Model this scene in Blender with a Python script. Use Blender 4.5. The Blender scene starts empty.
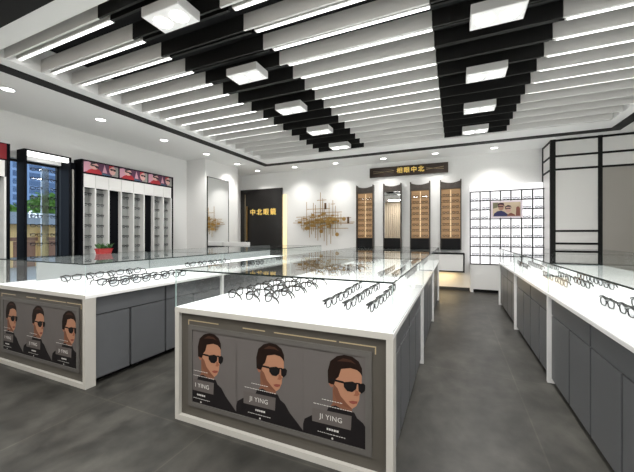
import bpy, math, random
from mathutils import Vector
random.seed(7)
C = bpy.context.scene.collection
ORD = ['zeroth','first','second','third','fourth','fifth','sixth','seventh','eighth','ninth','tenth','eleventh',
       'twelfth','thirteenth','fourteenth','fifteenth','sixteenth']
# ------------------------------------------------------------------ materials
def mat(name, col, rough=.5, metal=0., emit=None, es=0., spec=.5, noise=None, coat=0.):
    m = bpy.data.materials.new(name); m.use_nodes = True
    nt = m.node_tree; b = nt.nodes['Principled BSDF']
    b.inputs['Base Color'].default_value = (*col, 1); b.inputs['Roughness'].default_value = rough
    b.inputs['Metallic'].default_value = metal; b.inputs['Specular IOR Level'].default_value = spec
    b.inputs['Coat Weight'].default_value = coat
    if emit: b.inputs['Emission Color'].default_value = (*emit, 1); b.inputs['Emission Strength'].default_value = es
    if noise:
        sc, amt, det = noise
        tc = nt.nodes.new('ShaderNodeTexCoord'); n = nt.nodes.new('ShaderNodeTexNoise')
        n.inputs['Scale'].default_value = sc; n.inputs['Detail'].default_value = det
        r = nt.nodes.new('ShaderNodeValToRGB')
        r.color_ramp.elements[0].position = .3; r.color_ramp.elements[1].position = .7
        r.color_ramp.elements[0].color = (*[c*(1-amt) for c in col], 1); r.color_ramp.elements[1].color = (*[min(1, c*(1+amt)) for c in col], 1)
        nt.links.new(tc.outputs['Object'], n.inputs['Vector']); nt.links.new(n.outputs['Fac'], r.inputs['Fac'])
        nt.links.new(r.outputs['Color'], b.inputs['Base Color'])
    return m
def glass_mat(name, tint, rough=.02, boost=1.0, base=0.0):
    m = bpy.data.materials.new(name); m.use_nodes = True
    nt = m.node_tree; nt.nodes.clear()
    out = nt.nodes.new('ShaderNodeOutputMaterial'); mix = nt.nodes.new('ShaderNodeMixShader')
    tr = nt.nodes.new('ShaderNodeBsdfTransparent'); tr.inputs[0].default_value = (*tint, 1)
    gl = nt.nodes.new('ShaderNodeBsdfGlossy'); gl.inputs['Roughness'].default_value = rough
    fr = nt.nodes.new('ShaderNodeFresnel'); fr.inputs['IOR'].default_value = 1.5
    ge = nt.nodes.new('ShaderNodeNewGeometry')
    s = nt.nodes.new('ShaderNodeMath'); s.operation = 'SUBTRACT'; s.inputs[0].default_value = 1
    mu = nt.nodes.new('ShaderNodeMath'); mu.operation = 'MULTIPLY'
    m2 = nt.nodes.new('ShaderNodeMath'); m2.operation = 'MULTIPLY_ADD'; m2.inputs[1].default_value = boost; m2.inputs[2].default_value = base
    L = nt.links.new
    L(ge.outputs['Backfacing'], s.inputs[1]); L(fr.outputs[0], m2.inputs[0]); L(m2.outputs[0], mu.inputs[0]); L(s.outputs[0], mu.inputs[1])
    mu.use_clamp = True
    L(mu.outputs[0], mix.inputs[0]); L(tr.outputs[0], mix.inputs[1]); L(gl.outputs[0], mix.inputs[2]); L(mix.outputs[0], out.inputs[0])
    return m
def floor_mat():
    m = bpy.data.materials.new('slate_floor'); m.use_nodes = True
    nt = m.node_tree; b = nt.nodes['Principled BSDF']; L = nt.links.new
    tc = nt.nodes.new('ShaderNodeTexCoord')
    mp = nt.nodes.new('ShaderNodeMapping'); mp.inputs['Scale'].default_value = (1, .7, 1)
    n1 = nt.nodes.new('ShaderNodeTexNoise'); n1.inputs['Scale'].default_value = 1.6; n1.inputs['Detail'].default_value = 8; n1.inputs['Roughness'].default_value = .62
    n1.inputs['Distortion'].default_value = .5
    n2 = nt.nodes.new('ShaderNodeTexNoise'); n2.inputs['Scale'].default_value = 7; n2.inputs['Detail'].default_value = 6
    r = nt.nodes.new('ShaderNodeValToRGB'); e = r.color_ramp.elements
    e[0].position = .33; e[0].color = (.018, .0175, .0155, 1); e[1].position = .68; e[1].color = (.062, .060, .054, 1)
    r2 = nt.nodes.new('ShaderNodeValToRGB'); e = r2.color_ramp.elements
    e[0].position = .3; e[0].color = (.66, .66, .66, 1); e[1].position = .7; e[1].color = (1.28, 1.28, 1.25, 1)
    mx = nt.nodes.new('ShaderNodeMixRGB'); mx.blend_type = 'MULTIPLY'; mx.inputs[0].default_value = 1
    br = nt.nodes.new('ShaderNodeTexBrick'); br.offset = 0; br.inputs['Scale'].default_value = 1
    br.inputs['Brick Width'].default_value = 1.15; br.inputs['Row Height'].default_value = 1.97; br.inputs['Mortar Size'].default_value = .006
    br.inputs['Color1'].default_value = (1, 1, 1, 1); br.inputs['Color2'].default_value = (.88, .88, .88, 1); br.inputs['Mortar'].default_value = (1.45, 1.42, 1.36, 1)
    mp2 = nt.nodes.new('ShaderNodeMapping'); mp2.inputs['Location'].default_value = (.59, .1, 0)
    m3 = nt.nodes.new('ShaderNodeMixRGB'); m3.blend_type = 'MULTIPLY'; m3.inputs[0].default_value = 1
    L(tc.outputs['Object'], mp.inputs[0]); L(mp.outputs[0], n1.inputs[0]); L(mp.outputs[0], n2.inputs[0])
    L(tc.outputs['Object'], mp2.inputs[0]); L(mp2.outputs[0], br.inputs[0])
    L(n1.outputs['Fac'], r.inputs[0]); L(n2.outputs['Fac'], r2.inputs[0]); L(r.outputs[0], mx.inputs[1]); L(r2.outputs[0], mx.inputs[2])
    L(mx.outputs[0], m3.inputs[1]); L(br.outputs[0], m3.inputs[2]); L(m3.outputs[0], b.inputs['Base Color'])
    b.inputs['Roughness'].default_value = .42; b.inputs['Specular IOR Level'].default_value = .35
    return m
def facade_mat():
    m = bpy.data.materials.new('tower_glass_bands'); m.use_nodes = True
    nt = m.node_tree; b = nt.nodes['Principled BSDF']; L = nt.links.new
    tc = nt.nodes.new('ShaderNodeTexCoord'); sp = nt.nodes.new('ShaderNodeSeparateXYZ'); cb = nt.nodes.new('ShaderNodeCombineXYZ')
    br = nt.nodes.new('ShaderNodeTexBrick'); br.offset = 0; br.inputs['Scale'].default_value = 1
    br.inputs['Brick Width'].default_value = 1.5; br.inputs['Row Height'].default_value = .9; br.inputs['Mortar Size'].default_value = .14
    br.inputs['Color1'].default_value = (.05, .10, .19, 1); br.inputs['Color2'].default_value = (.025, .055, .12, 1); br.inputs['Mortar'].default_value = (.16, .24, .38, 1)
    L(tc.outputs['Object'], sp.inputs[0]); L(sp.outputs['Y'], cb.inputs[0]); L(sp.outputs['Z'], cb.inputs[1]); L(cb.outputs[0], br.inputs[0]); L(br.outputs[0], b.inputs['Base Color'])
    b.inputs['Roughness'].default_value = .3
    return m
M = dict(
 wall=mat('white_plaster', (.85, .85, .84), .75, noise=(60, .02, 3)),
 ceil=mat('white_ceiling_paint', (.88, .88, .87), .8),
 black=mat('black_ceiling_paint', (.010, .010, .011), .8, spec=.2),
 trim=mat('black_metal_trim', (.008, .008, .008), .6, spec=.25),
 baffle=mat('light_grey_baffle', (.72, .71, .69), .5),
 edge=mat('pale_baffle_edge', (.8, .8, .78), .5),
 dbaffle=mat('dark_baffle', (.012, .012, .0115), .6, spec=.3),
 tube=mat('lit_diffuser', (.9, .9, .9), .5, emit=(1, .99, .97), es=1.7),
 lamp=mat('lamp_glow', (1, 1, 1), .5, emit=(1, .98, .95), es=3.0),
 lampbox=mat('lamp_box_white', (.66, .66, .65), .45),
 lampface=mat('lamp_box_face', (.76, .76, .75), .4, emit=(1, 1, .98), es=.14),
 white=mat('white_lacquer', (.82, .82, .81), .3, coat=.2),
 top=mat('white_top_added_glow', (.93, .93, .93), .25, emit=(1, 1, 1), es=.30),  # plain white top; its glow is added for brightness, no lamp inside
 frame=mat('pale_stone_frame', (.44, .425, .39), .45),
 grey=mat('grey_lacquer', (.098, .102, .108), .38, noise=(3, .04, 2)),
 greyd=mat('grey_carcass', (.035, .037, .04), .6),
 olive=mat('dark_taupe_panel', (.068, .061, .050), .5, noise=(5, .06, 3)),
 taupe=mat('taupe_frame', (.088, .082, .075), .5),
 gold=mat('brushed_gold', (.42, .26, .09), .42, .9),
 goldp=mat('pale_gold_line', (.45, .36, .22), .4, .4),
 goldlit=mat('lit_gold_letters', (.9, .62, .15), .35, .5, emit=(1, .72, .22), es=.18),
 warm=mat('warm_led', (.8, .68, .42), .5, emit=(1, .80, .42), es=.38),
 lightwall=mat('backlit_white_panel', (.9, .9, .92), .4, emit=(1, .98, 1), es=.40),
 mirror=mat('mirror_silver', (.86, .87, .87), .015, 1.0),
 baygrey=mat('bay_back_grey', (.40, .41, .40), .5), board=mat('grey_white_board', (.33, .35, .355), .4),
 gframe=mat('black_acetate', (.012, .012, .014), .25, coat=.4),
 gbrown=mat('tortoise_acetate', (.10, .05, .02), .25, coat=.4),
 navy=mat('navy_lacquer', (.005, .0055, .008), .6, spec=.08),
 nichegold=mat('backlit_amber_panel', (.42, .25, .12), .5, emit=(1, .62, .32), es=.10),
 nichewood=mat('bronze_wood', (.055, .045, .038), .45, noise=(12, .2, 4)),
 tan=mat('beige_curtain', (.42, .35, .26), .7),
 red=mat('red_planter', (.26, .008, .008), .35),
 leaf=mat('green_leaf', (.03, .10, .015), .5, noise=(30, .4, 2)),
 soil=mat('potting_soil', (.03, .02, .015), .9),
 taupeglass=mat('smoked_taupe_panel', (.36, .34, .305), .3),
 frost=mat('frosted_white_glass', (.76, .75, .73), .35),
 screen=mat('poster_paper', (.2, .19, .2), .5),
 floor=floor_mat(), tower=facade_mat(),
 pane=glass_mat('clear_glass', (.975, .987, .983)),
 lid=glass_mat('clear_glass_lid', (.968, .982, .977), .015, 1.0, .02),
 lens=glass_mat('lens_clear', (.86, .87, .88)),
 gedge=mat('green_glass_edge', (.006, .014, .012), .4, spec=.2),
 gedgel=mat('pale_glass_edge', (.38, .48, .46), .2),
 asphalt=mat('street_paving', (.22, .21, .20), .8, noise=(.6, .1, 3)),
 shop=mat('sandstone_shopfront', (.75, .50, .20), .7, noise=(1.2, .2, 3)),
 shopdark=mat('shop_opening', (.22, .10, .05), .5),
 awning=mat('grey_awning', (.20, .22, .24), .6),
 tree=mat('tree_leaves', (.07, .16, .012), .7, noise=(3, .55, 4)),
 trunk=mat('tree_bark', (.07, .05, .035), .8),
 signw=mat('white_sign_letters', (.9, .9, .9), .4, emit=(1, 1, 1), es=.15),
)
# ------------------------------------------------------------------ mesh helpers
class MB:
    def __init__(s): s.v = []; s.f = []; s.m = []
    def box(s, x0, x1, y0, y1, z0, z1, mi=0, side=None):
        b = len(s.v)
        s.v += [(x, y, z) for z in (z0, z1) for y in (y0, y1) for x in (x0, x1)]
        fs = [(0,2,3,1), (4,5,7,6), (0,1,5,4), (2,6,7,3), (0,4,6,2), (1,3,7,5)]
        for k, f in enumerate(fs):
            s.f.append(tuple(b+i for i in f)); s.m.append(mi if (side is None or k < 2) else side)
        return s
    def boxa(s, axis, *a, side):      # side material on faces whose normal is not along axis
        k0 = len(s.m); s.box(*a); ax = {0: (4, 5), 1: (2, 3), 2: (0, 1)}[axis]
        for k in range(6):
            if k not in ax: s.m[k0+k] = side
        return s
    def tube(s, pts, r, n=6, closed=False, mi=0):
        P = [Vector(p) for p in pts]; b = len(s.v); N = len(P)
        for i, p in enumerate(P):
            if closed: d = P[(i+1) % N]-P[i-1]
            else: d = P[min(i+1, N-1)]-P[max(i-1, 0)]
            d.normalize(); u = d.cross(Vector((0, 1, 0)))
            if u.length < .05: u = d.cross(Vector((0, 0, 1)))
            u.normalize(); w = d.cross(u); rr = r[i] if isinstance(r, (list, tuple)) else r
            for k in range(n):
                a = 2*math.pi*k/n; s.v.append(tuple(p+u*math.cos(a)*rr+w*math.sin(a)*rr))
        for i in range(N if closed else N-1):
            j = (i+1) % N
            for k in range(n):
                s.f.append((b+i*n+k, b+i*n+(k+1) % n, b+j*n+(k+1) % n, b+j*n+k)); s.m.append(mi)
        if not closed:
            s.f.append(tuple(b+k for k in range(n))[::-1]); s.m.append(mi)
            s.f.append(tuple(b+(N-1)*n+k for k in range(n))); s.m.append(mi)
        return s
    def cyl(s, x, y, z0, z1, r, n=24, mi=0, r1=None):
        b = len(s.v); r1 = r if r1 is None else r1
        for z, q in ((z0, r), (z1, r1)):
            for k in range(n):
                a = 2*math.pi*k/n; s.v.append((x+q*math.cos(a), y+q*math.sin(a), z))
        for k in range(n): s.f.append((b+k, b+(k+1) % n, b+n+(k+1) % n, b+n+k)); s.m.append(mi)
        s.f.append(tuple(b+k for k in range(n))[::-1]); s.f.append(tuple(b+n+k for k in range(n))); s.m += [mi, mi]
        return s
    def prism(s, pts, a, b_, axis='y', mi=0):     # 2D outline extruded along an axis
        n = len(pts); b = len(s.v)
        for t in (a, b_):
            for (p, q) in pts: s.v.append({'y': (p, t, q), 'x': (t, p, q), 'z': (p, q, t)}[axis])
        s.f.append(tuple(b+k for k in range(n))); s.f.append(tuple(b+n+k for k in range(n))[::-1]); s.m += [mi, mi]
        for k in range(n): s.f.append((b+k, b+(k+1) % n, b+n+(k+1) % n, b+n+k)[::-1]); s.m.append(mi)
        return s
    def build(s, name, mats, parent=None, smooth=False, recalc=True):
        me = bpy.data.meshes.new(name); me.from_pydata(s.v, [], s.f)
        for m in (mats if isinstance(mats, (list, tuple)) else [mats]): me.materials.append(M[m] if isinstance(m, str) else m)
        me.polygons.foreach_set('material_index', s.m)
        if recalc:
            import bmesh
            bm = bmesh.new(); bm.from_mesh(me); bmesh.ops.recalc_face_normals(bm, faces=bm.faces); bm.to_mesh(me); bm.free()
        if smooth: me.polygons.foreach_set('use_smooth', [True]*len(s.f))
        me.update()
        o = bpy.data.objects.new(name, me); C.objects.link(o)
        if parent: o.parent = parent
        return o
def tag(o, label, cat, group=None, kind=None):
    if label: o['label'] = label
    if cat: o['category'] = cat
    if group: o['group'] = group
    if kind: o['kind'] = kind
    return o
def struct(o, label=None):
    o['kind'] = 'structure'
    if label: o['label'] = label
    return o
def empty(name, loc=(0, 0, 0), rz=0, label=None, cat=None, group=None):
    o = bpy.data.objects.new(name, None); C.objects.link(o); o.location = loc; o.rotation_euler = (0, 0, rz); o.empty_display_size = .05
    return tag(o, label, cat, group)
def B(name, m, parent, *boxes):
    mb = MB()
    for b in boxes: mb.box(*b)
    return mb.build(name, m, parent)
def bevel(o, w=.003, seg=2):
    md = o.modifiers.new('bevel', 'BEVEL'); md.width = w; md.segments = seg; md.limit_method = 'ANGLE'; return o
def copy_tree(src, loc, rz, label, group=None, sc=None, scale=1.0):
    r = src.copy(); C.objects.link(r); r.location = loc; r.rotation_euler = (0, 0, rz); r['label'] = label
    r.scale = (scale,)*3
    if group: r['group'] = group
    for ch in src.children:
        c = ch.copy(); C.objects.link(c); c.parent = r
        for g in ch.children:
            d = g.copy(); C.objects.link(d); d.parent = c
    return r
def text(name, s, size, m, parent, loc, rot, extrude=.004, align='CENTER', sx=1.0, bold=0.0):
    cu = bpy.data.curves.new(name, 'FONT'); cu.body = s; cu.size = size; cu.extrude = extrude; cu.align_x = align; cu.align_y = 'CENTER'
    cu.offset = bold; cu.space_character = sx; cu.resolution_u = 4
    t = bpy.data.objects.new(name+'_tmp', cu); C.objects.link(t)
    dg = bpy.context.evaluated_depsgraph_get(); dg.update()
    me = bpy.data.meshes.new_from_object(t.evaluated_get(dg)); me.name = name
    bpy.data.objects.remove(t)
    me.materials.clear(); me.materials.append(M[m])
    o = bpy.data.objects.new(name, me); C.objects.link(o); o.location = loc; o.rotation_euler = rot
    if parent: o.parent = parent
    return o
FRONT = (math.pi/2, 0, 0)            # writing that faces -Y
EAST = (math.pi/2, 0, math.pi/2)     # writing that faces +X
# ------------------------------------------------------------------ room shell
ZC = 3.65; XL = -7.1; YB = 9.46; XR = 4.2; YF = -2.0
RX0, RX1, RY0, RY1 = -5.02, 2.68, 1.89, 7.68          # ceiling recess
struct(B('floor', 'floor', None, (XL-.2, XR+.2, YF-.2, YB+.2, -.1, 0)))
c = MB()
c.box(XL-.2, RX0, YF-.2, YB+.2, ZC, 4.2).box(RX1, XR+.2, YF-.2, YB+.2, ZC, 4.2)
c.box(RX0, RX1, YF-.2, RY0, ZC, 4.2).box(RX0, RX1, RY1, YB+.2, ZC, 4.2)
struct(c.build('ceiling', 'ceil'))
struct(B('ceiling_recess', 'black', None, (RX0, RX1, RY0, RY1, 4.0, 4.2)))
BX0, BX1, BY0, BY1 = -5.43, 3.08, 1.47, 8.42; bw = .21
struct(B('trim_1', 'trim', None, (BX0, BX0+bw, BY0, BY1, ZC-.012, ZC), (BX1-bw, BX1, BY0, BY1, ZC-.012, ZC),
         (BX0+bw, BX1-bw, BY0, BY0+bw, ZC-.012, ZC), (BX0+bw, BX1-bw, BY1-bw, BY1, ZC-.012, ZC)))
WY0, WY1, WZ0, WZ1 = 2.86, 3.70, .55, 2.86
struct(B('wall_left', 'wall', None, (XL-.2, XL, YF-.2, WY0, 0, ZC), (XL-.2, XL, WY1, YB+.2, 0, ZC),
         (XL-.2, XL, WY0, WY1, 0, WZ0), (XL-.2, XL, WY0, WY1, WZ1, ZC)))
struct(B('wall_back', 'wall', None, (XL, XR+.2, YB, YB+.2, 0, ZC)))
struct(B('wall_right', 'wall', None, (XR, XR+.2, YF, YB, 0, ZC)))
struct(B('wall_front', 'wall', None, (XL, XR+.2, YF-.2, YF, 0, ZC)))
struct(B('wall_pillar', 'wall', None, (XL, -6.4, 6.88, 8.33, 0, ZC)))
struct(B('baseboard_back', 'greyd', None, (-5.1, .36, YB-.012, YB, 0, .08)))
w = struct(B('window_1', 'trim', None, (XL-.16, XL-.1, WY0, WY0+.03, WZ0, WZ1), (XL-.16, XL-.1, WY1-.03, WY1, WZ0, WZ1),
         (XL-.16, XL-.1, WY0, WY1, WZ0, WZ0+.04), (XL-.16, XL-.1, WY0, WY1, WZ1-.04, WZ1), (XL-.199, XL-.001, WY1-.012, WY1-.001, WZ0, WZ1)))
MB().box(XL-.135, XL-.125, WY0+.03, WY1-.03, WZ0+.04, WZ1-.04).build('pane', 'pane', w)
# ------------------------------------------------------------------ ceiling baffles
S1 = (-3.24, -2.03); S2 = (-.22, .98)
runs = [('left', -5.02, S1[0]), ('middle', S1[1], S2[0]), ('right', S2[1], 2.66)]
def baffle_light(x0, x1, label, group):
    w = x1-x0; o0 = 0 if x0 < -5 else .05
    r = empty('ceiling_baffle', (x0, 0, ZC), 0, label, 'ceiling baffle', group)
    mb = MB().box(0, w, 0, .022, 0, .17); mb.m[0] = 1
    mb.build('blade', ['baffle', 'edge'], r)
    h = MB().box(o0, w, .115, .170, .055, .135).build('light_bar', 'baffle', r)
    MB().box(o0+.02, w-.008, .132, .160, .049, .055).build('diffuser', 'tube', h)
    return r
NK = 16
for rn, x0, x1 in runs:
    src = None
    for k in range(NK):
        y = 2.0+.37*k; n = NK-k
        lab = f'lit pale grey ceiling baffle of the {rn} run, ' + (f'{ORD[n]} from the far wall' if n > 1 else 'nearest the far wall')
        g = f'lit pale baffles of the {rn} ceiling run'
        if k == NK-1:
            o = B('ceiling_baffle', ['baffle'], None, (0, x1-x0, 0, .022, 0, .17)); o.location = (x0, y, ZC); tag(o, lab, 'ceiling baffle', g); continue
        if src is None: src = baffle_light(x0, x1, lab, g); src.location.y = y
        else: copy_tree(src, (x0, y, ZC), 0, lab, g)
for rn, (x0, x1) in (('left', S1), ('right', S2)):
    src = None; lst = []
    for k in range(NK):
        lst.append((2.0+.37*k, 0.0, .17, .022))
        if k < NK-1: lst.append((2.0+.37*k+.125, .055, .135, .03))
    for i, (y, z0, z1, t) in enumerate(lst):
        n = len(lst)-i
        nn = {17:'seventeenth',18:'eighteenth',19:'nineteenth',20:'twentieth'}
        wn = ORD[n] if n < 17 else nn.get(n) or 'twenty-'+ORD[n-20] if n < 30 else ('thirtieth' if n == 30 else 'thirty-first')
        o = MB().box(0.004, x1-x0-.004, 0, t, z0, z1).build('dark_baffle', 'dbaffle'); o.location = (x0, y, ZC)
        tag(o, f'black slat of the {rn} dark ceiling strip, {wn} from the far wall', 'ceiling slat', f'black slats of the {rn} dark ceiling strip')
def lamp_box(x0, y0, label, group):
    r = empty('ceiling_lamp', (x0, y0, 3.555), 0, label, 'ceiling lamp', group)
    MB().box(0, .46, 0, .27, 0.004, .095).build('housing', 'lampbox', r)
    MB().box(.008, .452, .008, .262, 0, .004).build('face_plate', 'lampface', r)
    for x in (.125, .335): MB().cyl(x, .135, -.003, 0, .082, 28).build('lamp_disc', 'lamp', r)
    return r
def spot(loc, power, size=100, blend=.8, r=.06, col=(1, .97, .93), rot=(0, 0, 0), name='lamp_light'):
    l = bpy.data.lights.new(name, 'SPOT'); l.energy = power; l.spot_size = math.radians(size); l.spot_blend = blend; l.shadow_soft_size = r; l.color = col
    o = bpy.data.objects.new(name, l); C.objects.link(o); o.location = loc; o.rotation_euler = rot; return o
src = None
for rn, x0, ks in (('left', -2.71, range(5)), ('right', .135, range(1, 5))):
    for k in ks:
        y = 2.075+1.215*k; n = 5-k
        lab = f'square white twin-disc ceiling lamp in the {rn} dark strip, ' + (f'{ORD[n]} from the far wall' if n > 1 else 'nearest the far wall')
        g = f'twin ceiling lamps in the {rn} dark strip'
        if src is None: src = lamp_box(x0, y, lab, g)
        else: copy_tree(src, (x0, y, 3.555), 0, lab, g)
        for x in (.125, .335): spot((x0+x, y+.135, 3.54), 44, 130, .9)
def downlight(x, y, label, group):
    r = empty('downlight', (x, y, ZC), 0, label, 'downlight', group)
    MB().tube([(.085*math.cos(a*math.pi/14), .085*math.sin(a*math.pi/14), -.003) for a in range(28)], .008, 6, True).build('rim', 'lampbox', r, True)
    MB().cyl(0, 0, -.006, 0, .08, 28).build('lamp_disc', 'lamp', r)
    return r
dl = [(-6.03, y, 'left') for y in (2.44, 3.78, 5.18, 6.52, 7.82, 8.9)] + [(x, 8.92, 'back') for x in (-4.65, -3.27, -1.84, -.48, .88)] + [(3.3, 6.0, 'right'), (3.3, 3.5, 'right')]
src = None
for i, (x, y, side) in enumerate(dl[:11]):
    if side == 'left':
        lab = f'round downlight along the left ceiling edge, {ORD[6-i]} from the back corner' if i < 5 else 'round downlight in the back left ceiling corner'
    else:
        lab = f'round downlight near the back wall, {ORD[11-i]} from the black framed partition' if i < 10 else 'round downlight near the back wall, closest to the black framed partition'
    g = f'round downlights along the {side} ceiling edge'
    src0 = src
    if src is None: src = downlight(x, y, lab, g)
    else: copy_tree(src, (x, y, ZC), 0, lab, g)
for x, y, side in dl:
    spot((x, y, ZC-.02), 52 if side == 'left' else 48, 125, 1, .08)
# ------------------------------------------------------------------ eyeglasses
def lens_outline(cx, w=.052, h=.034, cz=.043, n=14):
    o = []
    for k in range(n):
        a = 2*math.pi*k/n; ca, sa = math.cos(a), math.sin(a)
        px = abs(ca)**.7*math.copysign(1, ca)*w; pz = abs(sa)**.7*math.copysign(1, sa)*h
        if sa < 0: px *= .92
        o.append((cx+px, cz+pz))
    return o
def add_rim(mb, r0=.0056, r1=.0098):
    for s in (-1, 1): mb.tube([(x, 0, z) for x, z in lens_outline(s*.062)], r0, 5, True)
    mb.tube([(-.012, 0, .056), (0, -.004, .062), (.012, 0, .056)], .0042, 5)
    mb.tube([(-.122, .002, .069), (-.062, -.002, .080), (-.012, 0, .066), (.012, 0, .066), (.062, -.002, .080), (.122, .002, .069)], r1, 6)
    for s in (-1, 1): mb.tube([(s*.105, 0, .066), (s*.122, .004, .067)], .006, 5)
def add_temple(mb, s):
    mb.tube([(s*.122, .004, .067), (s*.122, .05, .070), (s*.119, .095, .062), (s*.115, .125, .032), (s*.113, .135, .007)], [.0075, .007, .007, .007, .006], 5)
def fold_temple(mb, s):
    y = .016 if s > 0 else .028
    mb.tube([(s*.122, .004, .067), (s*.118, y, .068), (s*.02, y+.004, .066), (-s*.06, y+.006, .060), (-s*.095, y+.008, .036)], [.008, .0075, .007, .007, .007], 5)
def make_glasses(m, label, folded=False):
    r = empty('eyeglasses', (0, 0, -5), 0, label, 'eyeglasses')
    mb = MB(); add_rim(mb, *((.0054, .0115) if folded else (.0062, .0100))); mb.build('rim', m, r, True)
    for s in (-1, 1):
        MB().prism(lens_outline(s*.062, .050, .032), -.0012, .0012).build('lens', 'lens', r)
        mb = MB(); (fold_temple if folded else add_temple)(mb, s); mb.build('temple', m, r, True)
    return r
def make_small(m):
    mb = MB()
    for s in (-1, 1): mb.tube([(x, 0, z) for x, z in lens_outline(s*.062, n=10)], .0055, 4, True)
    mb.tube([(-.122, .002, .069), (-.062, -.002, .080), (0, 0, .064), (.062, -.002, .080), (.122, .002, .069)], .009, 4)
    for s in (-1, 1):
        mb.tube([(s*.122, .004, .067), (s*.118, .09, .07), (s*.11, .15, .055)], .005, 4)
    for s in (-1, 1): mb.prism(lens_outline(s*.062, .050, .032, n=10), -.0012, .0012, mi=1)
    o = mb.build('eyeglasses', [m, 'lens']); return o
protos = {}
used = set()
def glasses(m, loc, rz, label, group, folded=False):
    k = (m, folded)
    if k not in protos:
        o = protos[k] = make_glasses(m, label, folded); o.location = loc; o.rotation_euler = (0, 0, rz); o['group'] = group; return o
    return copy_tree(protos[k], loc, rz, label, group)
sprotos = {}
def small_glasses(m, loc, rz, label, group, s=1.0, rx=0):
    if m not in sprotos: o = make_small(m); sprotos[m] = o
    else: o = sprotos[m].copy(); C.objects.link(o)
    o.location = loc; o.rotation_euler = (rx, 0, rz); o.scale = (s, s, s); tag(o, label, 'eyeglasses', group); return o
# ------------------------------------------------------------------ posters
P = {
'hair':[(0.421,0.641),(0.414,0.774),(0.455,0.888),(0.56,0.956),(0.675,0.984),(0.804,0.978),(0.9,0.936),(0.947,0.868),(0.953,0.781),(0.928,0.812),(0.874,0.84),(0.772,0.85),(0.629,0.822),(0.589,0.73),(0.543,0.695),(0.516,0.631),(0.469,0.631)],
'face':[(0.509,0.678),(0.583,0.772),(0.629,0.831),(0.772,0.859),(0.893,0.842),(0.943,0.786),(0.943,0.694),(0.95,0.63),(0.912,0.58),(0.906,0.518),(0.862,0.446),(0.792,0.401),(0.691,0.412),(0.56,0.457),(0.503,0.545)],
'ear':[(0.421,0.673),(0.455,0.692),(0.496,0.669),(0.503,0.612),(0.469,0.592),(0.435,0.626)],
'neck':[(0.492,0.603),(0.675,0.452),(0.792,0.41),(0.804,0.368),(0.407,0.323),(0.496,0.423)],
'nose':[(0.849,0.621),(0.887,0.613),(0.912,0.58),(0.874,0.555),(0.817,0.556),(0.843,0.578)],
'mouth':[(0.747,0.481),(0.804,0.497),(0.881,0.5),(0.874,0.478),(0.817,0.459),(0.766,0.465)],
'jaw':[(0.509,0.64),(0.57,0.60),(0.62,0.52),(0.72,0.45),(0.80,0.405),(0.792,0.401),(0.691,0.412),(0.56,0.457),(0.503,0.545)],
'lens1':[(0.665,0.681),(0.804,0.708),(0.874,0.69),(0.862,0.633),(0.804,0.591),(0.724,0.59),(0.672,0.628)],
'lens2':[(0.89,0.693),(0.971,0.709),(1.005,0.687),(0.99,0.631),(0.943,0.594),(0.896,0.615)],
'temple':[(0.442,0.695),(0.669,0.69),(0.669,0.665),(0.442,0.675)],
'bridge':[(0.852,0.701),(0.915,0.706),(0.915,0.692),(0.852,0.685)],
'shine':[(0.56,0.90),(0.66,0.945),(0.78,0.94),(0.86,0.90),(0.78,0.915),(0.66,0.91)],
'body':[(0,0),(0,0.10),(0.026,0.165),(0.198,0.25),(0.401,0.32),(0.435,0.377),(0.543,0.402),(0.675,0.369),(0.83,0.372),(0.874,0.317),(0.962,0.28),(1.05,0.19),(1.18,0.10),(1.289,0.02),(1.289,0)],
'tag':[(0.156,0.317),(0.792,0.326),(0.779,0.168),(0.156,0.163)]}
pm = dict(bg=(.108,.098,.093), hair=(.012,.006,.004), face=(.33,.165,.10), ear=(.25,.10,.06), neck=(.17,.075,.045), jaw=(.15,.062,.036),
          nose=(.23,.09,.05), mouth=(.20,.055,.04), dark=(.008,.007,.007), shine=(.045,.02,.013), body=(.010,.0085,.009), tag=(.10,.088,.082), ink=(.55,.53,.5))
for k, v in pm.items(): M['p_'+k] = mat('print_'+k, v, .6, spec=.12)
def clip(poly, u0, u1):
    for edge, keep in ((u0, lambda p: p[0] >= u0-1e-9), (u1, lambda p: p[0] <= u1+1e-9)):
        out = []
        for i in range(len(poly)):
            a, b = poly[i-1], poly[i]
            if keep(a) != keep(b):
                t = (edge-a[0])/(b[0]-a[0]); out.append((edge, a[1]+t*(b[1]-a[1])))
            if keep(b): out.append(b)
        poly = out
        if not poly: return []
    return poly
K = .776
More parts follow.
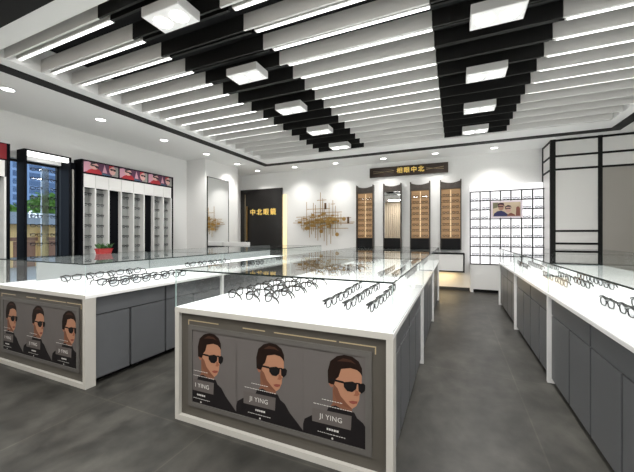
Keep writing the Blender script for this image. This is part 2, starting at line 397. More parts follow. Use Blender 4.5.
def poster(x0, z0, z1, u0, u1, y, word, label, group):
    """a printed portrait; u runs over the full print width .5565 m, shown from u0 to u1"""
    W = .5565; H = z1-z0
    r = empty('poster', (x0, y, z0), 0, label, 'poster', group)
    X = lambda u: (u-u0)*W
    MB().box(0, X(u1), -.004, 0, 0, H).build('sheet', 'p_bg', r)
    def layer(name, keys, m, d):
        mb = MB()
        for i, k in enumerate(keys):
            pl = clip([(a*K, b) for a, b in P[k]], u0, u1)
            if len(pl) > 2:
                mb.v += [(X(a), -.004-d, b*H) for a, b in pl]; n = len(pl); mb.f.append(tuple(range(len(mb.v)-n, len(mb.v)))); mb.m.append(0)
        o = mb.build(name, m, r, recalc=False) if mb.f else None
        return o
    layer('neck', ['neck'], 'p_neck', .0003); layer('ear', ['ear'], 'p_ear', .0004); layer('face', ['face'], 'p_face', .0005)
    layer('jaw_line', ['jaw'], 'p_jaw', .0007)
    layer('nose', ['nose'], 'p_nose', .0009); layer('mouth', ['mouth'], 'p_mouth', .0009)
    layer('hair', ['hair'], 'p_hair', .0010); layer('hair_sheen', ['shine'], 'p_shine', .0012)
    s = layer('sunglasses', ['lens1', 'lens2', 'temple', 'bridge'], 'p_dark', .0014)
    layer('turtleneck', ['body'], 'p_body', .0012); layer('caption_box', ['tag'], 'p_tag', .0016)
    uc = .465*K
    if word == 'JI YING': text('lettering', word, .046, 'p_ink', r, (X(uc), -.0062, .243*H), FRONT, .0002, sx=1.1)
    else: text('lettering', word, .046, 'p_ink', r, (X(.685*K), -.0062, .243*H), FRONT, .0002, 'RIGHT', sx=1.1)
    def lines(name, a, b, v, h, n):
        mb = MB(); rr = random.Random(n); u = a*K
        while u < b*K:
            w = rr.uniform(.012, .035)
            if u > u0 and u+w < u1: mb.box(X(u), X(u+w), -.0064, -.006, v*H, v*H+h)
            u += w+.008
        if mb.f: mb.build(name, 'p_ink', r)
    lines('small_print', .32, .64, .438, .004, 1); lines('small_print', .18, .80, .372, .004, 2)
    lines('small_print', .40, .56, .105, .013, 3); lines('small_print', .25, .69, .060, .004, 4)
    if .475*K > u0:
        em = MB().cyl(0, 0, -.0002, .0002, .007, 10).build('emblem', 'p_ink', r); em.location = (X(.49*K), -.0063, .022*H); em.rotation_euler = (math.pi/2, 0, 0)
    return r
# ------------------------------------------------------------------ counters
ZT = .915; ZL = 1.22
def module(x0, x1, y0, y1, door_sides, first, last, label, group, front_tag, back_board=None):
    """one counter cabinet; door_sides = +1 (doors towards +X) and / or -1"""
    r = empty('display_counter', ((x0+x1)/2, y0, 0), 0, label, 'display counter', group)
    ox, oy = -(x0+x1)/2, -y0
    def b(name, m, *bx): return B(name, m, r, *[(q[0]+ox, q[1]+ox, q[2]+oy, q[3]+oy, q[4], q[5]) for q in bx])
    e = .03
    bevel(b('worktop', 'frame' if False else 'white', (x0, x1, y0, y1, ZT-.038, ZT-.006)), .002)
    b('glow_panel', 'top', (x0+.004, x1-.004, y0+.004, y1-(.004 if last else 0), ZT-.006, ZT))  # white counter surface with an added glow that lifts the room light
    ys = y0
    if first:
        b('front_frame', 'frame', (x0, x0+.042, y0, y0+.1, 0, ZT-.038), (x1-.042, x1, y0, y0+.1, 0, ZT-.038), (x0+.042, x1-.042, y0, y0+.1, 0, .045),
          (x0, x1, y0-.0015, y0, ZT-.042, ZT-.002))
        b('front_panel', 'olive', (x0+.042, x1-.042, y0+.03, y0+.06, .045, ZT-.038))
        ys = y0+.1
    else:
        b('side_panel', 'white', (x0, x1, y0, y0+.035, 0, ZT-.038)); ys = y0+.035
    ye = y1-(.035 if last else 0)
    if last: b('end_panel', 'white', (x0, x1, y1-.035, y1, 0, ZT-.038))
    b('carcass', 'greyd', (x0+e+.02, x1-e-.02, ys, ye, .08, ZT-.038))
    b('plinth', 'black', (x0+.11, x1-.11, ys, ye, 0, .08))
    yg = [ys+.004, y0+.49, y0+.957, y0+1.42, ye-.004]
    for s in (-1, 1):
        xo = x1-e if s > 0 else x0+e; xi = xo-.018*s; xa, xb = min(xo, xi), max(xo, xi)
        if s in door_sides:
            for k in range(4): bevel(b('door', 'grey', (xa, xb, yg[k]+.012, yg[k+1]-.012, .055, .687)), .002)
            for k in (0, 2): bevel(b('drawer', 'grey', (xa, xb, yg[k]+.012, yg[k+2]-.012, .699, .872)), .002)
        else: b('rear_panel', 'grey', (xa, xb, ys, ye, .055, ZT-.04))
    # glass case
    g = MB(); t = .006
    def pane(name, axis, em, *q):
        q = (q[0]+ox, q[1]+ox, q[2]+oy, q[3]+oy, q[4], q[5])
        return MB().boxa(axis, *q, side=1).build(name, ['lid' if axis == 2 else 'pane', em], r)
    pane('glass_lid', 2, 'gedge' if first else 'gedge', x0+.001, x1-.001, y0+.001, y1-.003, ZL-.011, ZL)
    pane('glass_pane', 0, 'gedgel', x0+.002, x0+.002+t, y0+.008, y1-.004, ZT, ZL-.011)
    pane('glass_pane', 0, 'gedgel', x1-.002-t, x1-.002, y0+.008, y1-.004, ZT, ZL-.011)
    pane('glass_pane', 1, 'gedgel', x0+.002, x1-.002, y0+.002, y0+.008, ZT, ZL-.011)
    if last: pane('glass_pane', 1, 'gedgel', x0+.008, x1-.008, y1-.010, y1-.004, ZT, ZL-.011)
    if back_board: b('back_board', 'board', (back_board, back_board+.03, y0+(.36 if first else .01), y1-.006, ZT, ZL-.012))
    if first:
        def gl(*bx): b('gold_inlay', 'goldp', *[(q[0]+x0, q[1]+x0, y0+.0275, y0+.03, q[2], q[3]) for q in bx])
        gl((.116, .423, .808, .815), (.116, .123, .700, .808)); gl((.651, .845, .806, .813)); gl((.92, 1.388, .806, .813))
        gl((1.408, 1.648, .806, .813), (1.641, 1.648, .765, .806))
        a0, a1, c0, c1 = .165, 1.583, .164, .742
        b('poster_frame', 'taupe', *[(x0+q[0], x0+q[1], y0+.018, y0+.03, q[2], q[3]) for q in
          ((a0-.04, a1+.04, c1, c1+.035), (a0-.04, a1+.04, c0-.035, c0), (a0-.04, a0, c0, c1), (a1, a1+.04, c0, c1))])
        cuts = [(.165, .224, 1.0, 'I YING', 'left'), (.594, 0.0, 1.0, 'JI YING', 'middle'), (1.151, 0.0, .776, 'JI YING', 'right')]
        for xo, u0, u1, wd, nm in cuts:
            poster(x0+xo, c0, c1, u0, u1, y0+.030, wd, f'{nm} poster of a man in sunglasses on the {front_tag} counter front', f'sunglasses posters on the {front_tag} counter front')
    return r
YS = [1.905, 3.88, 5.855, 7.83]; wh = ['near', 'middle', 'far']
CX0, CX1 = -2.092, -.335; AX0, AX1 = -5.03, -3.273; QX0, QX1 = .86, 2.615
for k in range(3):
    d0, d1 = YS[k], YS[k+1]-.002
    first, last = k == 0, k == 2
    module(CX0, CX1, d0, d1, (1, -1), first, last, f'{wh[k]} cabinet of the centre counter, white top under a glass case', 'cabinets of the centre counter', 'centre')
    module(AX0, AX1, d0, d1, (1,), first, last, f'{wh[k]} cabinet of the left counter, white top under a glass case', 'cabinets of the left counter', 'left', back_board=-4.9)
    module(QX0, QX1, d0+.02, d1+.02, (-1,), False, last, f'{wh[k]} cabinet of the right counter, white top under a glass case', 'cabinets of the right counter', 'right')
def rows(cname, specs, mats_, pitch=.285):
    for x, face, rowlab, ms in specs:
        for k in range(3):
            if k not in ms: continue
            n = 4
            for i in range(n):
                y = YS[k]+.50+pitch*i; jit = random.uniform(-.012, .012)
                m = mats_[(k+i+int(abs(x)*10)) % len(mats_)]
                pos = ['nearest the camera', 'second back', 'third back', 'farthest back'][i]
                col = 'black' if m == 'gframe' else 'brown'
                glasses(m, (x+jit, y, ZT+.002), (math.pi/2 if face > 0 else -math.pi/2)+random.uniform(-.06, .06),
                        f'{col} eyeglasses, {pos} in the {rowlab} row, {wh[k]} {cname} case', f'eyeglasses in the {wh[k]} {cname} counter case', 'right' in rowlab or cname == 'right')
rows('centre', [(-.56, 1, 'right edge', (0, 1, 2)), (-.74, 1, 'right second', (0, 1, 2)), (-.92, 1, 'right inner', (0, 1, 2)),
                (-1.87, -1, 'left edge', (0, 1, 2)), (-1.67, -1, 'left second', (0, 1, 2)), (-1.47, -1, 'left inner', (0, 1))], ['gframe'])
rows('left', [(-3.50, 1, 'aisle side', (0, 1, 2)), (-3.72, 1, 'second', (0, 1, 2)), (-4.42, -1, 'back', (0, 1))], ['gframe'])
rows('right', [(1.12, -1, 'aisle side', (0, 1, 2)), (1.31, -1, 'second', (0, 1, 2)), (1.52, -1, 'inner', (0, 1, 2))], ['gframe', 'gframe', 'gframe', 'gbrown'])
# ------------------------------------------------------------------ back wall: door panel, lit strip
door = struct(B('door_1', 'navy', None, (-7.09, -5.38, YB-.07, YB-.001, 0, 3.11)))
door.data.materials[0] = mat('near_black_door', (.012, .011, .011), .3)
B('door_handle', 'gold', door, (-6.80, -6.765, YB-.13, YB-.10, 1.3, 2.52), (-6.795, -6.77, YB-.10, YB-.07, 1.4, 1.43), (-6.795, -6.77, YB-.10, YB-.07, 2.4, 2.43))
B('gold_edge', 'goldp', door, (-6.90, -6.88, YB-.074, YB-.07, .05, 2.95))
text('lettering', '中北眼鏡', .235, 'goldlit', door, (-6.14, YB-.082, 2.29), FRONT, .008, sx=1.36, bold=.002)
tag(B('light_strip', 'warm', None, (-5.37, -5.23, YB-.03, YB-.002, 0, 2.88)), 'tall warm light strip beside the black door with gold characters', 'light strip')
# gold wall sculpture
sc = empty('wall_sculpture', (-3.88, YB-.05, 1.92), 0, 'gold wall sculpture of crossed rods and plates on the white back wall', 'wall sculpture')
rnd = random.Random(21)
def rod(x0, x1, z0, z1, d=0):
    B('rod', 'gold', sc, (x0, x1, -.01-d, .0-d, z0, z1))
H_ = [(-1.07,1.05,-.02),(-.9,.75,.10),(-.55,.25,.42),(-.95,-.2,.17),(-.3,.65,.30),(.15,1.02,-.06),(-.75,.1,-.22),(.2,.85,-.21),(-.2,.12,.70),(.28,.42,.56),(-1.0,-.1,.05),(-.5,.55,.2),(-.1,.95,.12),(-.8,-.45,-.1)]
for x0, x1, z in H_: rod(x0, x1, z-.008, z+.008, rnd.choice([0, .012, .024]))
V_ = [(-.57,-.28,.66),(-.08,-.5,.95),(.35,-.45,.68),(-.38,-.4,.3),(-.25,-.52,.55),(.05,-.62,.4),(.14,-.75,.25),(.22,-.4,.6),(-.17,-.6,.2),(.44,-.35,.5),(-.47,-.5,.12),(.28,-.7,.15),(-.32,-.3,.62),(.0,-.35,.75),(-.66,-.3,.2),(.52,-.2,.3),(-.75,-.2,.15),(.62,-.12,.25)]
for x, z0, z1 in V_: rod(x-.007, x+.007, z0, z1, rnd.choice([.012, .024, .036]))
for i in range(46):
    x = rnd.gauss(-.05, .36); z = rnd.gauss(0, .10); w = rnd.uniform(.03, .10); h = rnd.uniform(.008, .045)
    x = max(-.8, min(.7, x))
    B('plate', 'gold', sc, (x-w, x+w, -.05-.004*(i % 4), -.046-.004*(i % 4), z-h, z+h))
for x, z in ((-.05, -.30), (.49, -.40), (.72, .08)):
    o = MB().cyl(0, 0, -.008, .008, .06, 20).build('disc', 'gold', sc); o.location = (x, -.03, z); o.rotation_euler = (math.pi/2, 0, 0)
for x, z in ((.1, .5), (.86, .04)): B('dark_block', 'gbrown', sc, (x-.03, x+.03, -.05, -.02, z-.1, z+.1))
B('mounting_bar', 'gold', sc, (-.5, .5, 0, .049, .02, .04))
# sign above the niches
sg = empty('shop_sign', (-1.26, YB, 3.36), 0, 'long dark sign with gold characters above the display niches', 'sign')
B('board', 'nichewood', sg, (-1.09, 1.09, -.07, -.001, -.14, .14)).data.materials[0] = mat('dark_brown_board', (.03, .016, .008), .4)
text('lettering', '相眼中北', .172, 'goldlit', sg, (.09, -.08, 0), FRONT, .006, sx=1.3, bold=.002)
for s in (-1, 1):
    for dz in (-.022, .022):
        mb = MB(); mb.tube([((.52 if s > 0 else -.38)+s*0, -.075, dz), (s*.98, -.075, -dz*1.4)], .007, 4); mb.build('gold_line', 'goldp', sg)
# niches
NX = [(-2.75, -2.22), (-1.93, -1.41), (-1.17, -.63), (-.375, .158)]
names = ['leftmost', 'mirror', 'third', 'rightmost']
for i, (a, b_) in enumerate(NX):
    w = b_-a; y0 = YB-.16
    lab = [ 'amber backlit display niche beside the gold wall sculpture', 'dark framed niche holding a tall mirror between amber niches',
            'amber backlit display niche just right of the mirror niche', 'amber backlit display niche nearest the white grid wall'][i]
    n = empty('display_niche', (a, y0, 1.1), 0, lab, 'display niche', 'tall dark niches on the back wall')
    B('frame', 'nichewood', n, (0, .028, 0, .159, 0, 1.9), (w-.028, w, 0, .159, 0, 1.9))
    B('base_box', 'black', n, (.028, w-.028, .005, .159, 0, .31))
    top = [(.028, 1.66), (w-.028, 1.66)] + [(w-.028-(w-.056)*t/10, 1.86-.05*math.sin(math.pi*t/10)) for t in range(11)]
    MB().prism(top, .01, .159).build('valance', 'nichewood', n)
    if i == 1:
        B('mirror', 'mirror', n, (.028, w-.028, .05, .06, .31, 1.66)); B('back_panel', 'nichewood', n, (.028, w-.028, .06, .159, .31, 1.66))
        continue
    B('back_panel', 'nichegold', n, (.028, w-.028, .145, .159, .31, 1.66))
    B('centre_strip', 'warm', n, (w/2-.012, w/2+.012, .140, .145, .33, 1.64)).data.materials[0] = mat('soft_amber_led', (1, .8, .5), .5, emit=(1, .8, .5), es=.22)
    for k in range(8):
        z = .345+.158*k
        B('shelf', 'gbrown', n, (.028, w-.028, .03, .145, z-.006, z))
        for s in (0, 1):
            small_glasses('gbrown', (a+w*(.28 if s == 0 else .72), y0+.04, 1.1+z+.001), 0,
                f'eyeglasses on the {"top shelf" if k == 7 else "bottom shelf" if k == 0 else ORD[8-k]+" shelf down"}, {"left" if s == 0 else "right"} half, {["niche by the gold sculpture","","niche right of the mirror","niche by the grid wall"][i]}',
                f'eyeglasses in the {names[i]} display niche', .72)
# floating white drawer cabinet
fc = empty('floating_cabinet', (-1.27, YB, .77), 0, 'wide white wall cabinet in a black frame, floating over a warm glow', 'cabinet')
B('frame', 'trim', fc, (-1.5, 1.5, -.36, -.001, .22, .25), (-1.5, 1.5, -.36, -.001, -.25, -.22), (1.47, 1.5, -.36, -.001, -.22, .22), (-1.5, -1.47, -.36, -.001, -.22, .22))
for k in range(3): bevel(B('drawer_front', 'white', fc, (-1.465+.98*k, -.495+.98*k, -.352, -.02, -.215, .215)), .003)
B('light_strip', 'warm', fc, (-1.4, 1.4, -.2, -.17, -.262, -.25))
al = bpy.data.lights.new('cabinet_glow', 'AREA'); al.shape = 'RECTANGLE'; al.size = 2.6; al.size_y = .1; al.energy = 6; al.color = (1, .72, .35)
o = bpy.data.objects.new('cabinet_glow', al); C.objects.link(o); o.location = (-1.27, YB-.19, .5)
# ------------------------------------------------------------------ grid light wall
gx = [.37+.2307*k for k in range(8)]; gz = [.74]+[.96+.2385*k for k in range(8)]
gz[-1] = 2.63
gw = empty('display_wall', (0, 0, 0), 0, 'white backlit display wall with thin black grid of small shelves', 'display wall')
y0 = YB-.16
B('glow_panel', 'lightwall', gw, (.37, 1.969, y0+.04, y0+.155, .74, 2.79))
mb = MB()
for i, x in enumerate(gx): mb.box(x-.013, x+.013, y0+.02, y0+.038, .74, 2.63)
mb.build('upright_grid', 'trim', gw)
for z in gz: B('shelf', 'trim', gw, (gx[0], gx[-1], y0-.02, y0+.039, z-.011, z+.011))
wb = empty('base_cabinet', (0, 0, 0), 0, 'white base cabinet with black plinth below the grid display wall', 'cabinet')
B('carcass', 'white', wb, (.44, 1.968, y0+.0, y0+.155, .08, .73)); B('side_panel', 'white', wb, (.37, .44, y0-.01, y0+.155, 0, .73)); B('plinth', 'black', wb, (.44, 1.968, y0+.03, y0+.155, 0, .08))
B('door', 'white', wb, (.445, 1.2, y0-.012, y0, .085, .725)); B('door', 'white', wb, (1.205, 1.965, y0-.012, y0, .085, .725))
for r_ in range(7):
    z = gz[1+r_]
    for c_ in range(7):
        if 2 <= c_ <= 4 and r_ in (4, 5): continue
        x = (gx[c_]+gx[c_+1])/2
        small_glasses('gframe', (x+random.uniform(-.012, .012), y0-.012, z+.008), random.uniform(-.1, .1),
            f'black eyeglasses on the white grid wall, {ORD[7-r_]} shelf from top, {ORD[c_+1]} column from left', 'eyeglasses on the white grid wall', .68)
# picture of the couple
pc = empty('framed_picture', (1.187, y0-.03, 2.15), 0, 'framed photo of a couple in sunglasses on the white grid wall', 'picture')
def pm_(n, col): M[n] = mat(n, col, .5); return n
B('picture_frame', pm_('pink_white_frame', (.75, .66, .72)), pc, (-.345, .345, -.01, .029, -.215, .215))
B('photo_sheet', pm_('photo_beige', (.62, .50, .36)), pc, (-.30, .30, -.013, -.01, -.175, .175))
def flat(name, pts, m, d, par): return MB().prism(pts, -d-.0008, -d).build(name, m, par)
def ell(cx, cz, rx, rz, n=16): return [(cx+rx*math.cos(2*math.pi*k/n), cz+rz*math.sin(2*math.pi*k/n)) for k in range(n)]
pm_('photo_navy', (.018, .016, .09)); pm_('photo_skin', (.42, .22, .16)); pm_('photo_hair', (.05, .015, .03)); pm_('photo_skin_pale', (.62, .38, .32)); pm_('photo_brown', (.22, .07, .05)); pm_('photo_olive', (.16, .15, .09))
flat('background_wall', [(-.30, .02), (-.20, .05), (-.18, .175), (-.30, .175)], 'photo_olive', .0135, pc)
flat('background_figure', [(.20, -.175), (.29, -.175), (.29, .02), (.25, .07), (.21, .04)], 'photo_brown', .0135, pc)
flat('man_face', ell(-.12, .06, .062, .085), 'photo_skin', .0140, pc); flat('man_hair', [(-.19, .08), (-.19, .15), (-.13, .172), (-.06, .16), (-.04, .05), (-.07, .11), (-.15, .12)], 'photo_hair', .0150, pc)
flat('man_sunglasses', [(-.19, .055), (-.19, .085), (-.07, .085), (-.075, .055), (-.12, .06)], 'photo_hair', .0160, pc)
flat('man_jacket', [(-.29, -.175), (-.27, -.10), (-.2, -.045), (-.12, -.03), (-.05, -.06), (.02, -.12), (.05, -.175)], 'photo_navy', .0152, pc)
flat('woman_face', ell(.04, -.01, .058, .078), 'photo_skin_pale', .0142, pc); flat('woman_hair', [(-.03, .0), (-.03, .07), (.03, .105), (.09, .09), (.115, .02), (.09, .055), (.0, .06)], 'photo_hair', .0154, pc)
flat('woman_sunglasses', [(-.025, -.005), (-.022, .025), (.09, .035), (.085, .003), (.035, .008)], 'photo_hair', .0164, pc)
flat('woman_top', [(.0, -.175), (.05, -.11), (.10, -.09), (.18, -.14), (.20, -.175)], 'photo_brown', .0156, pc)
# ------------------------------------------------------------------ black framed partition room, back right
YP = 8.7; XP = 1.97; XE = XR
pt = empty('partition_screen', (XP, YP, 0), 0, 'tall white partition with black metal frame, back right behind the right counter', 'partition')
hz = [3.62, 3.27, 2.97, 1.59, 1.31, 1.14, .87]
B('corner_post', 'trim', pt, (0, .10, 0, .06, 0, ZC-.002)); B('post', 'trim', pt, (.85, .925, 0, .05, 0, ZC-.002)); B('post', 'trim', pt, (1.98, 2.03, 0, .05, 0, ZC-.002))
B('rear_post', 'trim', pt, (0.001, .04, .68, .759, 0, ZC-.002))
for z in hz:
    B('rail', 'trim', pt, (.10, .85, 0.005, .045, z-.022, z+.022))
    if z > 2.9: B('rail', 'trim', pt, (.925, 1.98, .005, .045, z-.022, z+.022))
for z in (3.62, 3.27, 2.97): B('side_rail', 'trim', pt, (.003, .04, .06, .68, z-.022, z+.022))
B('white_panel', 'frost', pt, (.05, .87, .02, .032, .01, ZC-.01)); B('white_panel', 'frost', pt, (.92, 2.0, .02, .032, 2.97, ZC-.01))
B('white_panel', 'frost', pt, (.015, .027, .05, .70, .01, ZC-.01))
B('taupe_panel', 'taupeglass', pt, (.92, 2.0, .02, .032, .01, 2.95))
# ------------------------------------------------------------------ pillar mirror
mr = empty('wall_mirror', (-6.4, 7.4, 1.7), 0, 'tall narrow mirror with a thin dark edge on the white pillar', 'mirror')
B('glass', 'mirror', mr, (.012, .018, -.445, .445, -1.25, 1.44)); B('thin_frame', 'trim', mr, (.001, .024, -.465, -.445, -1.27, 1.46), (.001, .024, .445, .458, -1.27, 1.46), (.001, .024, -.445, .445, 1.44, 1.455), (.001, .012, -.445, .445, -1.27, 1.44))
# ------------------------------------------------------------------ left wall displays
XFD = -6.85
def left_unit(y0, y1, fins, dark_bays, label):
    u = empty('wall_display', (XL, y0, 0), 0, label, 'display cabinet', 'display cabinets on the left wall')
    q = lambda ya, yb, za, zb, xa=XL+.002, xb=XFD: (xa-XL, xb-XL, ya-y0, yb-y0, za, zb)
    B('side_frame', 'navy', u, q(y0, y0+.03, 0, 3.03, xb=XFD+.01)); B('side_frame', 'navy', u, q(y1-.035, y1, 0, 3.03, xb=XFD+.01))
    B('header', 'navy', u, q(y0+.03, y1-.035, 2.745, 3.03))
    B('fascia_backing', 'greyd', u, q(y0+.03, y1-.035, 2.47, 2.745, xb=XFD-.02))
    for yf in fins: B('fin', 'white', u, q(yf-.014, yf+.014, .7, 2.47, xb=XFD-.002))
    B('base', 'white', u, q(y0+.03, y1-.035, 0, .7))
    ed = [y0+.03]+list(fins)+[y1-.035]
    for i in range(len(ed)-1):
        if ed[i+1]-ed[i] < .1: continue
        B('fascia', 'white', u, q(ed[i]+.004, ed[i+1]-.004, 2.472, 2.742, xa=XFD-.02, xb=XFD-.004))
        if i in dark_bays: B('dark_bay', 'navy', u, q(ed[i]+.014, ed[i+1]-.014, .7, 2.47, xb=XL+.16))
        else: B('bay_back', 'baygrey', u, q(ed[i]+.014, ed[i+1]-.014, .7, 2.47, xb=XL+.06))
    return u, ed
fins = [3.96, 4.19, 4.47, 4.75, 5.05, 5.32, 5.59, 5.87, 6.12]
left_unit(3.915, 6.17, fins, (3, 6), 'large white eyeglass cabinet with portrait header right of the window')
for bi, (a, b_) in enumerate([(3.96, 4.19), (4.19, 4.47), (4.75, 5.05), (5.05, 5.32), (5.59, 5.87), (5.87, 6.12)]):
    for k in range(7):
        z = 1.0+.22*k
        small_glasses('gframe', (XL+.175, (a+b_)/2, z), math.pi/2,
            f'black eyeglasses in the big left wall cabinet, {ORD[bi+1]} column from left, {ORD[7-k]} row down', 'eyeglasses in the big left wall cabinet', .66)
        B('peg_shelf', 'pane', None, (0, .14, -.1, .1, -.006, 0))
        s_ = C.objects[-1]; s_.location = (XL+.06, (a+b_)/2, z+.002)
        tag(s_, f'clear shelf in the big left wall cabinet, {ORD[bi+1]} column from left, {ORD[7-k]} row down', 'shelf', 'clear shelves in the big left wall cabinet')
left_unit(1.62, 2.80, [1.9, 2.18, 2.46, 2.74], (1,), 'white eyeglass cabinet with red header at the left picture edge')
for k in range(7):
    z = 1.0+.22*k
    small_glasses('gframe', (XL+.175, 2.6, z), math.pi/2, f'black eyeglasses in the cabinet left of the window, {ORD[7-k]} row down', 'eyeglasses in the cabinet left of the window', .66)
    B('peg_shelf', 'pane', None, (0, .14, -.1, .1, -.006, 0)); s_ = C.objects[-1]; s_.location = (XL+.06, 2.6, z+.002)
    tag(s_, f'clear shelf in the cabinet left of the window, {ORD[7-k]} row down', 'shelf', 'clear shelves in the cabinet left of the window')
# header posters: two portraits each
for k_, v in dict(pink=(.62, .33, .42), plum=(.10, .03, .08), crim=(.42, .02, .03), skin=(.72, .42, .38), blk=(.02, .012, .02), blue=(.03, .10, .17), grey=(.3, .3, .28), deep=(.22, .008, .014)).items(): M['h_'+k_] = mat('header_'+k_, v, .45)
def header_poster(y0, w, label):
    h = .23; r = empty('header_poster', (XFD+.001, y0, 2.775), 0, label, 'poster', 'portrait posters on the cabinet header')
    def pl(name, pts, m, d): MB().prism([(a*w, b*h) for a, b in pts], d, d+.0008, 'x').build(name, m, r)
    MB().box(0, .006, 0, w, 0, h).build('sheet', 'h_plum', r)
    pl('backdrop', [(.0, 0), (.0, .9), (.12, .98), (.3, .8), (.22, .3)], 'h_pink', .0065)
    pl('red_jacket', [(.06, 0), (.12, .25), (.25, .45), (.42, .42), (.5, .15), (.5, 0)], 'h_crim', .007)
    pl('face', [(.28+.13*math.cos(t*.45), .66+.30*math.sin(t*.45)) for t in range(14)], 'h_skin', .0075)
    pl('sunglasses', [(.2, .62), (.2, .78), (.42, .70), (.41, .5), (.34, .5), (.3, .64)], 'h_blk', .0085)
    pl('dark_hair', [(.16, .6), (.2, .98), (.4, 1), (.3, .88), (.22, .8)], 'h_blk', .009)
    pl('blue_shape', [(.48, 0), (.48, .16), (.72, .10), (.76, 0)], 'h_blue', .0067)
    pl('grey_backdrop', [(.8, 0), (.8, .95), (1, .9), (1, 0)], 'h_grey', .0066)
    pl('pink_shape', [(.52, .2), (.58, .95), (.66, .2)], 'h_pink', .0069)
    pl('second_face', [(.82+.10*math.cos(t*.45), .52+.40*math.sin(t*.45)) for t in range(14)], 'h_skin', .0075)
    pl('second_sunglasses', [(.75, .56), (.75, .72), (.92, .68), (.92, .5), (.86, .5), (.84, .6), (.80, .52)], 'h_blk', .0085)
    pl('second_hair', [(.70, .5), (.72, .95), (.88, 1), (.8, .86), (.74, .75)], 'h_crim', .009)
for i, (a, b_) in enumerate([(3.955, 4.67), (4.705, 5.40), (5.43, 6.12)]):
    header_poster(a, b_-a, ['sunglasses portrait poster on the cabinet header, nearest the window', 'middle sunglasses portrait poster on the cabinet header', 'sunglasses portrait poster on the cabinet header, farthest from the window'][i])
tag(B('header_poster', 'h_deep', None, (XFD+.001, XFD+.007, 1.68, 2.755, 2.765, 3.015)), 'plain deep red header panel at the left picture edge', 'poster')
# window stand frame
ws = empty('window_frame_stand', (XL, 2.88, 0), 0, 'black portal frame with top light standing around the shop window', 'display frame')
q = lambda xa, xb, ya, yb, za, zb: (xa-XL, xb-XL, ya-2.88, yb-2.88, za, zb)
B('post', 'navy', ws, q(XL+.002, XFD, 2.995, 3.035, 0, 3.01)); B('post', 'navy', ws, q(XL+.002, XFD, 3.69, 3.735, 0, 3.01))
B('lintel', 'trim', ws, q(XL+.002, XFD, 3.035, 3.69, 2.98, 3.01)); B('light_strip', 'tube', ws, q(XFD-.05, XFD-.005, 3.035, 3.69, 2.90, 2.98))
B('reflection_strip', 'frame', ws, q(XL+.082, XL+.16, 3.80, 3.83, 0, 2.8)); B('dark_panel', 'navy', ws, q(XL+.002, XL+.08, 3.735, 3.91, 0, 2.95))  # pale strip stands in for a light reflection on the dark side
st = empty('eyeglass_stand', (XL+.2, 3.32, 0), 0, 'clear column stand for eyeglasses in the shop window', 'display stand')
M['acr'] = glass_mat('acrylic_column', (.72, .74, .70), .1, 1.0, .25)
B('column', 'acr', st, (-.02, .02, -.055, .055, .02, 2.72)); B('foot', 'trim', st, (-.1, .1, -.14, .14, 0, .02))
for k in range(9):
    z = 1.30+.168*k
    B('arm', 'gframe', st, (-.008, .006, -.075, .075, z+.04, z+.046))
    for s in (-1, 1):
        small_glasses('gframe', (XL+.215, 3.32+s*.135, z), math.pi/2+.5*s, f'eyeglasses on the window stand, {ORD[9-k]} row down, {"left" if s < 0 else "right"} of its column', 'eyeglasses on the window stand', .72)
# ------------------------------------------------------------------ planter on the left counter's back board
pl = empty('planter', (-4.76, 3.03, ZL), math.pi/2+.1, 'red trough planter with green leaves standing on the left counter glass', 'potted plant'); pl.scale = (.72, .72, .72)
mb = MB(); mb.v = [(x*a, y*b_, z) for z, a, b_ in ((0.001, .13, .05), (.10, .15, .062)) for x, y in ((-1,-1),(1,-1),(1,1),(-1,1))]
mb.f = [(0,3,2,1), (0,1,5,4), (1,2,6,5), (2,3,7,6), (3,0,4,7), (4,5,6,7)]; mb.m = [0]*6
bevel(mb.build('trough', 'red', pl), .006); B('rim', 'red', pl, (-.158, .158, -.068, .068, .095, .112)); B('soil', 'soil', pl, (-.145, .145, -.056, .056, .112, .116))
mb = MB(); rr = random.Random(4)
for i in range(90):
    x = rr.uniform(-.13, .13); y = rr.uniform(-.045, .045); a = rr.uniform(0, 6.28); ln = rr.uniform(.05, .14); up = rr.uniform(.35, 1.3)
    dx, dy = math.cos(a)*ln*.6, math.sin(a)*ln*.6; h = ln*up*.8; b = len(mb.v); wx, wy = -math.sin(a)*.014, math.cos(a)*.014
    mb.v += [(x, y, .11), (x+dx*.5+wx, y+dy*.5+wy, .115+h*.7), (x+dx, y+dy, .115+h), (x+dx*.5-wx, y+dy*.5-wy, .115+h*.7), (x+dx*.5, y+dy*.5, .115+h*.62)]
    mb.f += [(b, b+1, b+4), (b+1, b+2, b+4), (b+2, b+3, b+4), (b+3, b, b+4)]; mb.m += [0]*4
mb.build('foliage', 'leaf', pl, recalc=False)
# reception desk
rd = empty('reception_desk', (-5.95, 7.72, 0), 0, 'small reception desk with thick white top in front of the black door', 'desk')
bevel(B('desk_top', 'white', rd, (-.42, .42, -.12, .06, 1.17, 1.29)), .006); B('desk_body', 'greyd', rd, (-.36, .38, -.1, .04, 0, 1.17))
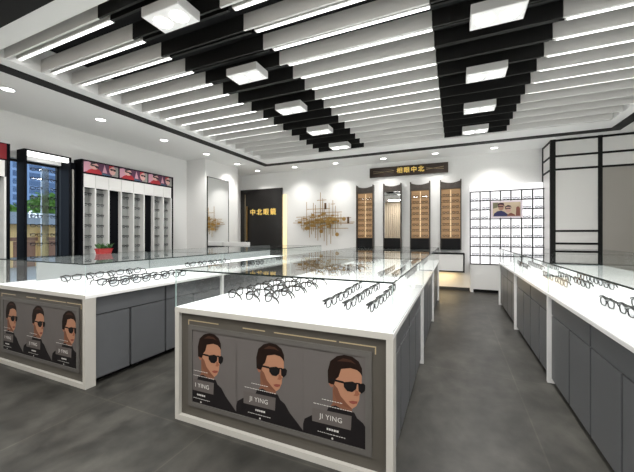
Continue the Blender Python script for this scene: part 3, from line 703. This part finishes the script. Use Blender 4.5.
# ------------------------------------------------------------------ outside the window
tag(B('street', 'asphalt', None, (-70, XL-.3, -20, 60, -.3, -.12)), None, None); C.objects[-1]['kind'] = 'structure'; C.objects[-1].name = 'street_ground'
sh = empty('shop_building', (-20, 9.3, -.12), 0, 'low sandstone shopfront with grey awning seen through the window', 'building')
B('wall', 'shop', sh, (-6, 0, -9, 9, 0, 2.7)); B('red_band', 'shopdark', sh, (.0, .05, -9, 9, 1.32, 1.5))
for y in (-2.6, -1.0, .5, 2.2): B('shop_window', 'shopdark', sh, (0.0, .03, y, y+.9, .0, 1.3)); 
B('awning', 'awning', sh, (0, .9, -9, 9, 2.15, 2.72))
for y in (-1.75, .0, 1.7): B('column', 'shop', sh, (.03, .3, y, y+.25, 0, 1.85))
text('sign_lettering', 'sfar', .50, 'signw', sh, (.93, -.62, 2.62), EAST, .03, sx=1.15)
def tree(x, y, zt, r0, label, seed):
    t = empty('street_tree', (x, y, -.12), 0, label, 'tree', 'trees behind the low shop')
    MB().tube([(0, 0, 0), (.05, .05, zt*.6)], [.14, .08], 8).build('trunk', 'trunk', t, True)
    mb = MB(); q = random.Random(seed)
    MB().cyl(0, 0, zt*.8-r0*.42, zt*.8+r0*.15, r0*.72, 12, 0, r0*.5).build('inner_crown', 'tree', t)
    for i in range(1800):
        th = q.uniform(0, 6.28); ph = math.acos(q.uniform(-1, 1)); rad = r0*q.uniform(.55, 1)*(1+.25*math.sin(5*th)*math.sin(3*ph))
        cx_, cy_, cz_ = rad*math.sin(ph)*math.cos(th), rad*math.sin(ph)*math.sin(th), zt*.8+rad*.6*math.cos(ph)
        s = q.uniform(.1, .22); a = q.uniform(0, 3.14); b = len(mb.v); dz = q.uniform(-.1, .1)
        mb.v += [(cx_-s*math.cos(a), cy_-s*math.sin(a), cz_-dz), (cx_+dz, cy_, cz_-s*.6), (cx_+s*math.cos(a), cy_+s*math.sin(a), cz_+dz), (cx_, cy_+dz, cz_+s*.6)]
        mb.f.append((b, b+1, b+2, b+3)); mb.m.append(0)
    mb.build('crown', 'tree', t, recalc=False)
tree(-28, 11.5, 3.5, 1.5, 'bushy green street tree, left one behind the low shop', 1); tree(-31.5, 15.9, 5.0, 1.9, 'bushy green street tree, right one behind the low shop', 2)
tree(-28.5, 7.6, 3.9, 1.5, 'green street tree half hidden by the window frame post', 3)
tw = empty('tower_block', (-45, 20, -.12), 0, 'blue glass tower block far beyond the window', 'building')
B('facade', 'tower', tw, (-8, 0, -9, 8, 0, 26)); B('roof_edge', 'awning', tw, (-8.1, .1, -9.1, 8.1, 26, 26.6))
# ------------------------------------------------------------------ front end of the shop (seen only in mirrors)
cu = MB(); pts = []
for i in range(121): pts.append((-5.6+3.2*i/120, YF+.10+.035*math.sin(i*1.3)))
pts2 = [(x, y-.012) for x, y in pts][::-1]
cu.prism(pts+pts2, .02, 3.6, 'z'); tag(cu.build('curtain', 'tan'), 'beige pleated curtain reflected in the mirror niche', 'curtain')
for i, (x, y) in enumerate([(-4.6, .2), (-1.6, .2), (1.4, .2), (-3.2, -1.1), (0, -1.1), (3.3, .2)]):  # added panels out of view, filling light onto faces towards the camera
    p = empty('fill_panel', (x, y, ZC), 0, ['added fill panel over the front left corner', 'added fill panel left of the entrance', 'added fill panel right of the entrance', 'added fill panel near the curtain', 'added fill panel over the entrance', 'added fill panel by the right wall'][i], 'ceiling lamp')
    B('panel_frame', 'lampbox', p, (-.6, .6, -.3, .3, -.02, 0)); 
    a_ = bpy.data.lights.new('fill_light', 'AREA'); a_.shape = 'RECTANGLE'; a_.size = 1.1; a_.size_y = .5; a_.energy = 28; a_.color = (1, .985, .96)
    ao = bpy.data.objects.new('fill_light', a_); C.objects.link(ao); ao.location = (x, y, ZC-.025)
# ------------------------------------------------------------------ world, camera, view
wd = bpy.data.worlds.new('sky'); bpy.context.scene.world = wd; wd.use_nodes = True
wd.node_tree.nodes['Background'].inputs[0].default_value = (.62, .78, 1, 1); wd.node_tree.nodes['Background'].inputs[1].default_value = 1.1
cam = bpy.data.cameras.new('camera'); co = bpy.data.objects.new('camera', cam); C.objects.link(co)
f = 316.8; cam.sensor_width = 36; cam.lens = f*36/634; cam.shift_x = 2/634; cam.shift_y = -1/634
co.location = (0, 0, 1.5); co.rotation_euler = (math.pi/2, 0, math.atan(140/f)); cam.clip_start = .05; cam.clip_end = 300
S = bpy.context.scene; S.camera = co
S.view_settings.view_transform = 'Standard'; S.view_settings.look = 'None'; S.view_settings.gamma = 1; S.view_settings.use_curve_mapping = False
S.view_settings.exposure = 1.15
try:
    S.cycles.transparent_max_bounces = 40; S.cycles.max_bounces = 10; S.cycles.use_denoising = True; S.cycles.sample_clamp_indirect = 6
except Exception: pass
